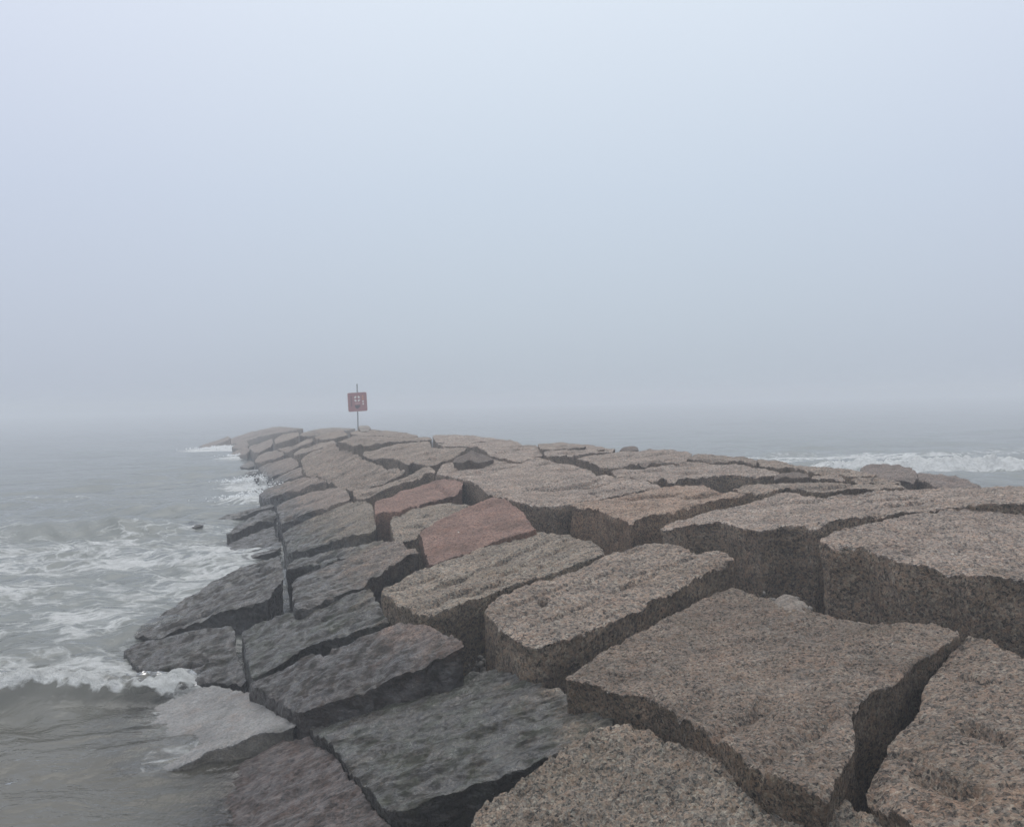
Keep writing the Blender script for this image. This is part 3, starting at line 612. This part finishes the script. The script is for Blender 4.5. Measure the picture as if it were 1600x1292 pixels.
    def box(a,r,ax):
        a = np.moveaxis(a,ax,0); p = np.concatenate([np.repeat(a[:1],r+1,0),a,np.repeat(a[-1:],r,0)]); c = np.cumsum(p,0); return np.moveaxis((c[2*r+1:]-c[:-2*r-1])/(2*r+1),0,ax)
    tb = top
    for _ in range(2): tb = box(box(tb,7,0),7,1)
    kk = sstep(-.28,-.03,top); top = top*kk+np.minimum(tb,-.05)*(1-kk)
    dep = z-top
    foam = np.maximum(foam, (.36+.16*sstep(9,11,Y))*(1-sstep(0,.15,np.abs(dep)))*sstep(6.4,7.4,Y)*(X<0))
    for sx_,sy_,sr in SPL:
        z += .16*np.exp(-(((X-sx_)/(sr*.6))**2+((Y-sy_)/(sr*.8))**2))*(1+.8*fbm(X*3,Y*3,3,3))
        foam = np.maximum(foam,1.05*np.exp(-(((X-sx_)/(sr*1.3))**2+((Y-sy_)/(sr*1.6))**2)))
    FOAM['foam']=foam; FOAM['depth']=np.clip(dep,0,3)
    return z
SPL=[]
for p_,w_,z_ in (((418,778),1.2,.12),((402,751),1.1,.12),((392,711),1.5,.15),((352,700),2.2,.1)):
    c_=on_z([p_],z_)[0]; SPL.append((c_[0],c_[1],w_))
def sea_mat():
    m,nt = mat('sea_water'); g=G(nt)
    geo = g.n('ShaderNodeNewGeometry'); P = geo.outputs['Position']
    fo = g.n('ShaderNodeAttribute',attribute_name='foam').outputs['Fac']; de = g.n('ShaderNodeAttribute',attribute_name='depth').outputs['Fac']
    mp = g.n('ShaderNodeMapping'); g.put(mp.inputs[0],P); mp.inputs['Scale'].default_value=(.55,.8,1)
    warp = g.noise(mp.outputs[0],1.1,4,.6); wv = g.n('ShaderNodeVectorMath',operation='MULTIPLY_ADD'); g.put(wv.inputs[0],warp.outputs['Color']); wv.inputs[1].default_value=(1.1,1.1,0); g.put(wv.inputs[2],mp.outputs[0])
    vo = g.n('ShaderNodeTexVoronoi',feature='DISTANCE_TO_EDGE',i_Scale=3.3); g.put(vo.inputs['Vector'],wv.outputs[0])
    vo2 = g.n('ShaderNodeTexVoronoi',feature='DISTANCE_TO_EDGE',i_Scale=7.0); g.put(vo2.inputs['Vector'],wv.outputs[0])
    blot = g.noise(wv.outputs[0],1.3,6,.68)
    lace = g.math('ADD',g.math('SUBTRACT',.34,g.math('MULTIPLY',vo.outputs[0],1.5)),g.math('SUBTRACT',.10,g.math('MULTIPLY',vo2.outputs[0],1.2)))
    pat = g.math('ADD',g.math('MULTIPLY',lace,.55),g.math('MULTIPLY',g.math('SUBTRACT',blot.outputs[0],.5),1.5))
    f = g.math('ADD',g.math('MULTIPLY',fo,1.25),g.math('SUBTRACT',pat,.62))
    foam = g.ss(-.10,.30,f)
    fine = g.noise(P,22,5,.7)
    foam = g.math('MULTIPLY',foam,g.ss(.2,.55,g.math('ADD',fine.outputs[0],g.math('MULTIPLY',fo,.25))))
    # water body
    op = g.math('SUBTRACT',1.0,g.math('POWER',2.718,g.math('MULTIPLY',de,-4.5)))
    silt = g.noise(mp.outputs[0],.5,3)
    body = g.n('ShaderNodeBsdfDiffuse'); py = g.n('ShaderNodeSeparateXYZ'); g.put(py.inputs[0],P)
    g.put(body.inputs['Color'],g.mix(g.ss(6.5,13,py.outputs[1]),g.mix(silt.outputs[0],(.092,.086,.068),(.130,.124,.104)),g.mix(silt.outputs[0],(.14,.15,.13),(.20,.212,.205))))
    tr = g.n('ShaderNodeBsdfTransparent'); tr.inputs[0].default_value=(.86,.87,.84,1)
    mx = g.n('ShaderNodeMixShader'); g.put(mx.inputs[0],op); g.put(mx.inputs[1],tr.outputs[0]); g.put(mx.inputs[2],body.outputs[0])
    s1 = g.n('ShaderNodeMapping'); g.put(s1.inputs[0],P); s1.inputs['Scale'].default_value=(.6,1,1)
    r1 = g.noise(s1.outputs[0],3.2,4,.6,.3); r2 = g.noise(s1.outputs[0],1.1,3,.55,.4)
    hh = g.math('ADD',g.math('MULTIPLY',r1.outputs[0],.11),g.math('MULTIPLY',r2.outputs[0],.24))
    hh = g.math('ADD',hh,g.math('MULTIPLY',foam,.02))
    calm = g.math('DIVIDE',.62,g.math('ADD',1.0,g.math('POWER',g.math('DIVIDE',g.math('MAXIMUM',py.outputs[1],0.0),55.0),2.0)))
    bp = g.n('ShaderNodeBump',i_Distance=1.0); g.put(bp.inputs['Strength'],calm); g.put(bp.inputs['Height'],hh)
    gl = g.n('ShaderNodeBsdfGlossy'); gl.inputs['Roughness'].default_value=.09; g.put(gl.inputs['Normal'],bp.outputs[0])
    fr = g.n('ShaderNodeFresnel',i_IOR=1.33); g.put(fr.inputs['Normal'],bp.outputs[0])
    m2 = g.n('ShaderNodeMixShader'); g.put(m2.inputs[0],g.math('MULTIPLY',fr.outputs[0],.92)); g.put(m2.inputs[1],mx.outputs[0]); g.put(m2.inputs[2],gl.outputs[0])
    fd = g.n('ShaderNodeBsdfDiffuse'); g.put(fd.inputs['Color'],g.mix(g.ss(.35,.62,g.noise(P,6,5,.7).outputs[0]),(.58,.59,.57),(.80,.81,.79)))
    fb = g.n('ShaderNodeBump',i_Strength=.9,i_Distance=.12); g.put(fb.inputs['Height'],fine.outputs[0]); g.put(fd.inputs['Normal'],fb.outputs[0])
    m3 = g.n('ShaderNodeMixShader'); g.put(m3.inputs[0],foam); g.put(m3.inputs[1],m2.outputs[0]); g.put(m3.inputs[2],fd.outputs[0])
    o = g.n('ShaderNodeOutputMaterial'); g.put(o.inputs[0],m3.outputs[0]); return m
xs = np.array(sorted(set(np.round(grow(-10,-420,.07,1.045)+lin(-10,-1,.05)+lin(-1,7,.5)+lin(7,27,.11)+grow(27,420,.12,1.09),4))))
ys = np.array(sorted(set(np.round(grow(4,-60,.1,1.3)+lin(4,15,.05)+grow(15,31.5,.05,1.011)+lin(31.5,37,.11)+grow(37,420,.13,1.03),4))))
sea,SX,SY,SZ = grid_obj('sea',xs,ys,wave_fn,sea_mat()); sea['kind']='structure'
for k_ in ('foam','depth'):
    a_ = sea.data.attributes.new(k_,'FLOAT','POINT'); a_.data.foreach_set('value',FOAM[k_].ravel().astype(np.float32))
print('sea',SX.shape)

# ---------------------------------------------------------------- simple paints
def plain(name,c,rough=.6,metal=0.0,var=.25,scale=14):
    m,nt = mat(name); g=G(nt); tc=g.n('ShaderNodeTexCoord'); n=g.noise(tc.outputs['Object'],scale,4,.6)
    b=g.n('ShaderNodeBsdfPrincipled'); g.put(b.inputs['Base Color'],g.mix(n.outputs[0],tuple(q*(1-var) for q in c),tuple(q*(1+var) for q in c)))
    b.inputs['Roughness'].default_value=rough; b.inputs['Metallic'].default_value=metal
    o=g.n('ShaderNodeOutputMaterial'); g.put(o.inputs[0],b.outputs[0]); return m

# ---------------------------------------------------------------- spray thrown up at the waterline
SPRAY = plain('spray_white',(.8,.81,.8),.6,0,.05)
def ico(r,c,v,f,rs):
    ph=(1+5**.5)/2; b=[(-1,ph,0),(1,ph,0),(-1,-ph,0),(1,-ph,0),(0,-1,ph),(0,1,ph),(0,-1,-ph),(0,1,-ph),(ph,0,-1),(ph,0,1),(-ph,0,-1),(-ph,0,1)]
    q=[(0,11,5),(0,5,1),(0,1,7),(0,7,10),(0,10,11),(1,5,9),(5,11,4),(11,10,2),(10,7,6),(7,1,8),(3,9,4),(3,4,2),(3,2,6),(3,6,8),(3,8,9),(4,9,5),(2,4,11),(6,2,10),(8,6,7),(9,8,1)]
    k=len(v); s=[r*rs.uniform(.6,1.3)/1.9 for _ in range(3)]
    for p in b: v.append((c[0]+p[0]*s[0],c[1]+p[1]*s[1],c[2]+p[2]*s[2]))
    f += [tuple(k+t for t in tt) for tt in q]
def splash(px,w,hgt,z0,n,seed,label):
    rs=np.random.RandomState(seed); c=on_z([px],z0)[0]; v,f=[],[]
    for _ in range(n):
        a=rs.normal()*.42*w; up=abs(rs.normal())*.45*hgt*max(.15,1-abs(a)/w); r=rs.uniform(.008,.026)*(1.3-.8*min(1,up/hgt))*max(1,w)
        ico(r,(a,rs.normal()*.22*w,up),v,f,rs)
    for _ in range(n):
        a=rs.normal()*.45*w; ico(rs.uniform(.015,.035)*w,(a,rs.normal()*.25*w,rs.uniform(-.06,.10)*max(.2,1-abs(a)/w)),v,f,rs)
    o=mesh_obj('sea_spray',v,f,SPRAY,c); o['kind']='stuff'; o['label']=label; o['category']='spray'; return o
splash((418,778),1.25,.62,.12,620,1,'white spray leaping at the end of the brown fronted wet block')
splash((402,751),1.15,.42,.12,420,2,'white spray against the grey wet slope blocks')
splash((392,711),1.5,.25,.15,260,3,'low white surf at the foot of the pale slope block')
splash((352,700),2.2,.25,.1,260,4,'low white surf near the far tip of the jetty')

# ---------------------------------------------------------------- gravel in the gaps
GRAV = plain('gravel_grey',(.20,.185,.165),.85,0,.5,5)
rs=np.random.RandomState(9); v,f=[],[]
for px,z0,w,n in (((768,1018),.62,.20,160),((610,962),.58,.10,70),((700,1000),.55,.1,40),((1100,890),.9,.2,40),((880,1090),.62,.12,60),((985,1110),.75,.15,60),((1170,905),.8,.2,80),((1230,945),1.0,.15,60),((1400,1120),.72,.15,80),((585,940),.5,.08,50),((745,965),.65,.12,70),((480,1128),.12,.12,60),((560,1215),.22,.10,50)):
    c=on_z([px],z0)[0]
    for _ in range(n):
        r=rs.uniform(.010,.032); ico(r,(c[0]+rs.normal()*w*.6,c[1]+rs.normal()*w,c[2]+rs.uniform(-.1,.03)),v,f,rs)
gv=mesh_obj('gravel',v,f,GRAV); gv['kind']='stuff'; gv['label']='small loose gravel caught in the gaps between blocks'; gv['category']='gravel'

# ---------------------------------------------------------------- warning sign on the crest
STEEL=plain('galvanised_steel',(.20,.21,.22),.5,.6); RED=plain('sign_red',(.33,.14,.145),.5,0,.12,5); WHT=plain('sign_white',(.75,.72,.70),.5,0,.1); DRK=plain('sign_dark',(.06,.04,.06),.5,0,.1); YEL=plain('sign_orange',(.60,.26,.12),.5,0,.1)
foot=on_z([(559.5,670.5)],1.80)[0]; sc=foot[1]/1400.0     # metres per photo pixel at the sign
root=bpy.data.objects.new('warning_sign',None); C.objects.link(root); root.location=foot
root['label']='square red warning sign with a white ring emblem on a thin metal post'; root['category']='sign'
yaw=math.atan2(-foot[0],foot[1]); root.rotation_euler=(0,0,yaw)
def cyl(name,r,z0,z1,m,par,n=14,axis='Z',c=(0,0,0)):
    v,f=[],[]
    for zz in (z0,z1):
        for a in range(n):
            t=2*math.pi*a/n; p=(r*math.cos(t),r*math.sin(t),zz)
            if axis=='Y': p=(p[0],p[2],p[1])
            v.append((p[0]+c[0],p[1]+c[1],p[2]+c[2]))
    f=[(a,(a+1)%n,n+(a+1)%n,n+a) for a in range(n)]+[tuple(range(n))[::-1],tuple(range(n,2*n))]
    return mesh_obj(name,v,f,m,(0,0,0),False,par)
cyl('post',.026,-.35,70.5*sc,STEEL,root)
def slab(name,outline,y0,y1,m,par):
    n=len(outline); v=[(x,y0,z) for x,z in outline]+[(x,y1,z) for x,z in outline]
    f=[tuple(range(n)),tuple(range(n,2*n))[::-1]]+[(a,n+a,n+(a+1)%n,(a+1)%n) for a in range(n)]
    return mesh_obj(name,v,f,m,(0,0,0),False,par)
W=14.6*sc; zc_=42.5*sc
def rrect(w,h,r,k=5):
    o=[]
    for cx,cz,a0 in ((w-r,h-r,0),(-w+r,h-r,90),(-w+r,-h+r,180),(w-r,-h+r,270)):
        for j in range(k+1):
            t=R(a0+90*j/k); o.append((cx+r*math.cos(t),cz+r*math.sin(t)))
    return o
panel=slab('panel',rrect(W,W,W*.12),-.034,-.030,RED,root); panel.rotation_euler=(0,R(-2.2),0); panel.location=(0,0,zc_)
slab('border',rrect(W*1.02,W*1.02,W*.13),-.0295,-.0270,WHT,panel)
for a0 in (45,135,225,315):       # four white quarters of a ring
    o=[]; r1,r2=W*.16,W*.34
    for j in range(7): t=R(a0-27+54*j/6); o.append((r2*math.cos(t),r2*math.sin(t)))
    for j in range(7): t=R(a0+27-54*j/6); o.append((r1*math.cos(t),r1*math.sin(t)))
    slab('ring_quarter',[(x-.02*W,z+.34*W) for x,z in o],-.0385,-.0345,WHT,panel)
slab('text_bar',[(-.25*W,-.10*W),(.25*W,-.10*W),(.25*W,-.20*W),(-.25*W,-.20*W)],-.0385,-.0345,WHT,panel).data.materials[0]=plain('sign_pink',(.55,.33,.34),.5)
slab('shield',[(-.30*W,-.34*W),(.30*W,-.34*W),(.28*W,-.45*W),(.12*W,-.66*W),(-.06*W,-.74*W),(-.24*W,-.62*W)],-.0385,-.0345,DRK,panel)
for k_ in range(5): z0=(.62-.22*k_)*W; slab('letter_mark',[(-.70*W,z0),(-.56*W,z0),(-.56*W,z0-.13*W),(-.70*W,z0-.13*W)],-.0385,-.0345,DRK,panel)
for k_ in range(4): z0=(.66-.27*k_)*W; slab('letter_mark',[(.52*W,z0),(.66*W,z0),(.66*W,z0-.16*W),(.52*W,z0-.16*W)],-.0385,-.0345,YEL if k_<2 else WHT,panel)
for zz in (.86,-.90): cyl('bolt',.014,-.045,-.034,STEEL,panel,10,'Y',(0,0,zz*W))

# ---------------------------------------------------------------- haze, sky, light
hz = 4.6
v=[(x,y,z) for x in (-440,440) for y in (-80,440) for z in (-4.2,hz)]
haze=mesh_obj('haze',v,[(0,1,3,2),(4,6,7,5),(0,4,5,1),(2,3,7,6),(0,2,6,4),(1,5,7,3)],None,(0,0,0),False)
m,nt=mat('haze_air'); g=G(nt); pv=g.n('ShaderNodeVolumePrincipled'); pv.inputs['Color'].default_value=(.77,.80,.838,1); pv.inputs['Density'].default_value=.0086; pv.inputs['Anisotropy'].default_value=0
o_=g.n('ShaderNodeOutputMaterial'); g.put(o_.inputs['Volume'],pv.outputs[0]); haze.data.materials.append(m); haze['kind']='stuff'; haze['label']='pale sea fog filling the air over water and jetty'; haze['category']='fog'

scn=bpy.context.scene
w=bpy.data.worlds.new('World'); scn.world=w; w.use_nodes=True; nt=w.node_tree; nt.nodes.clear(); g=G(nt)
tc=g.n('ShaderNodeTexCoord'); sp=g.n('ShaderNodeSeparateXYZ'); g.put(sp.inputs[0],tc.outputs['Generated'])
clo=g.noise(tc.outputs['Generated'],1.3,3,.5)
el=g.math('ADD',sp.outputs[2],g.math('MULTIPLY',g.math('SUBTRACT',clo.outputs[0],.5),.06))
grad=g.ramp(el,[(0,(.50,.57,.65)),(.06,(.53,.608,.702)),(.225,(.61,.70,.815)),(.41,(.735,.82,.925)),(.7,(1.05,1.11,1.18)),(1,(1.35,1.40,1.46))])
sky=g.n('ShaderNodeTexSky',sky_type='NISHITA',sun_disc=False,sun_elevation=R(60),sun_rotation=R(-10),dust_density=5.0)
skd=g.n('ShaderNodeVectorMath',operation='SCALE'); g.put(skd.inputs[0],sky.outputs[0]); skd.inputs['Scale'].default_value=.10
side=g.math('ABSOLUTE',g.math('ADD',sp.outputs[0],-.08))
grad=g.mix(g.ss(.1,.6,side),grad,g.mix(1.0,grad,(.99,.965,1.0),'MULTIPLY'))
mixc=g.mix(.08,grad,skd.outputs[0])
bg=g.n('ShaderNodeBackground'); g.put(bg.inputs[0],mixc); bg.inputs[1].default_value=1.0
o_=g.n('ShaderNodeOutputWorld'); g.put(o_.inputs[0],bg.outputs[0])
L=bpy.data.lights.new('sun','SUN'); L.energy=1.1; L.angle=R(50); L.color=(1,.98,.95); lo=bpy.data.objects.new('sun',L); C.objects.link(lo)
lo.rotation_euler=(R(-25),0,R(10))     # high, slightly beyond the jetty

scn.view_settings.view_transform='Standard'; scn.view_settings.look='None'; scn.view_settings.exposure=0; scn.view_settings.gamma=1
scn.render.engine='CYCLES'; cy=scn.cycles; cy.use_denoising=True; cy.volume_bounces=2; cy.max_bounces=6; cy.diffuse_bounces=3; cy.glossy_bounces=2; cy.transparent_max_bounces=8; cy.sample_clamp_indirect=3; cy.sample_clamp_direct=3
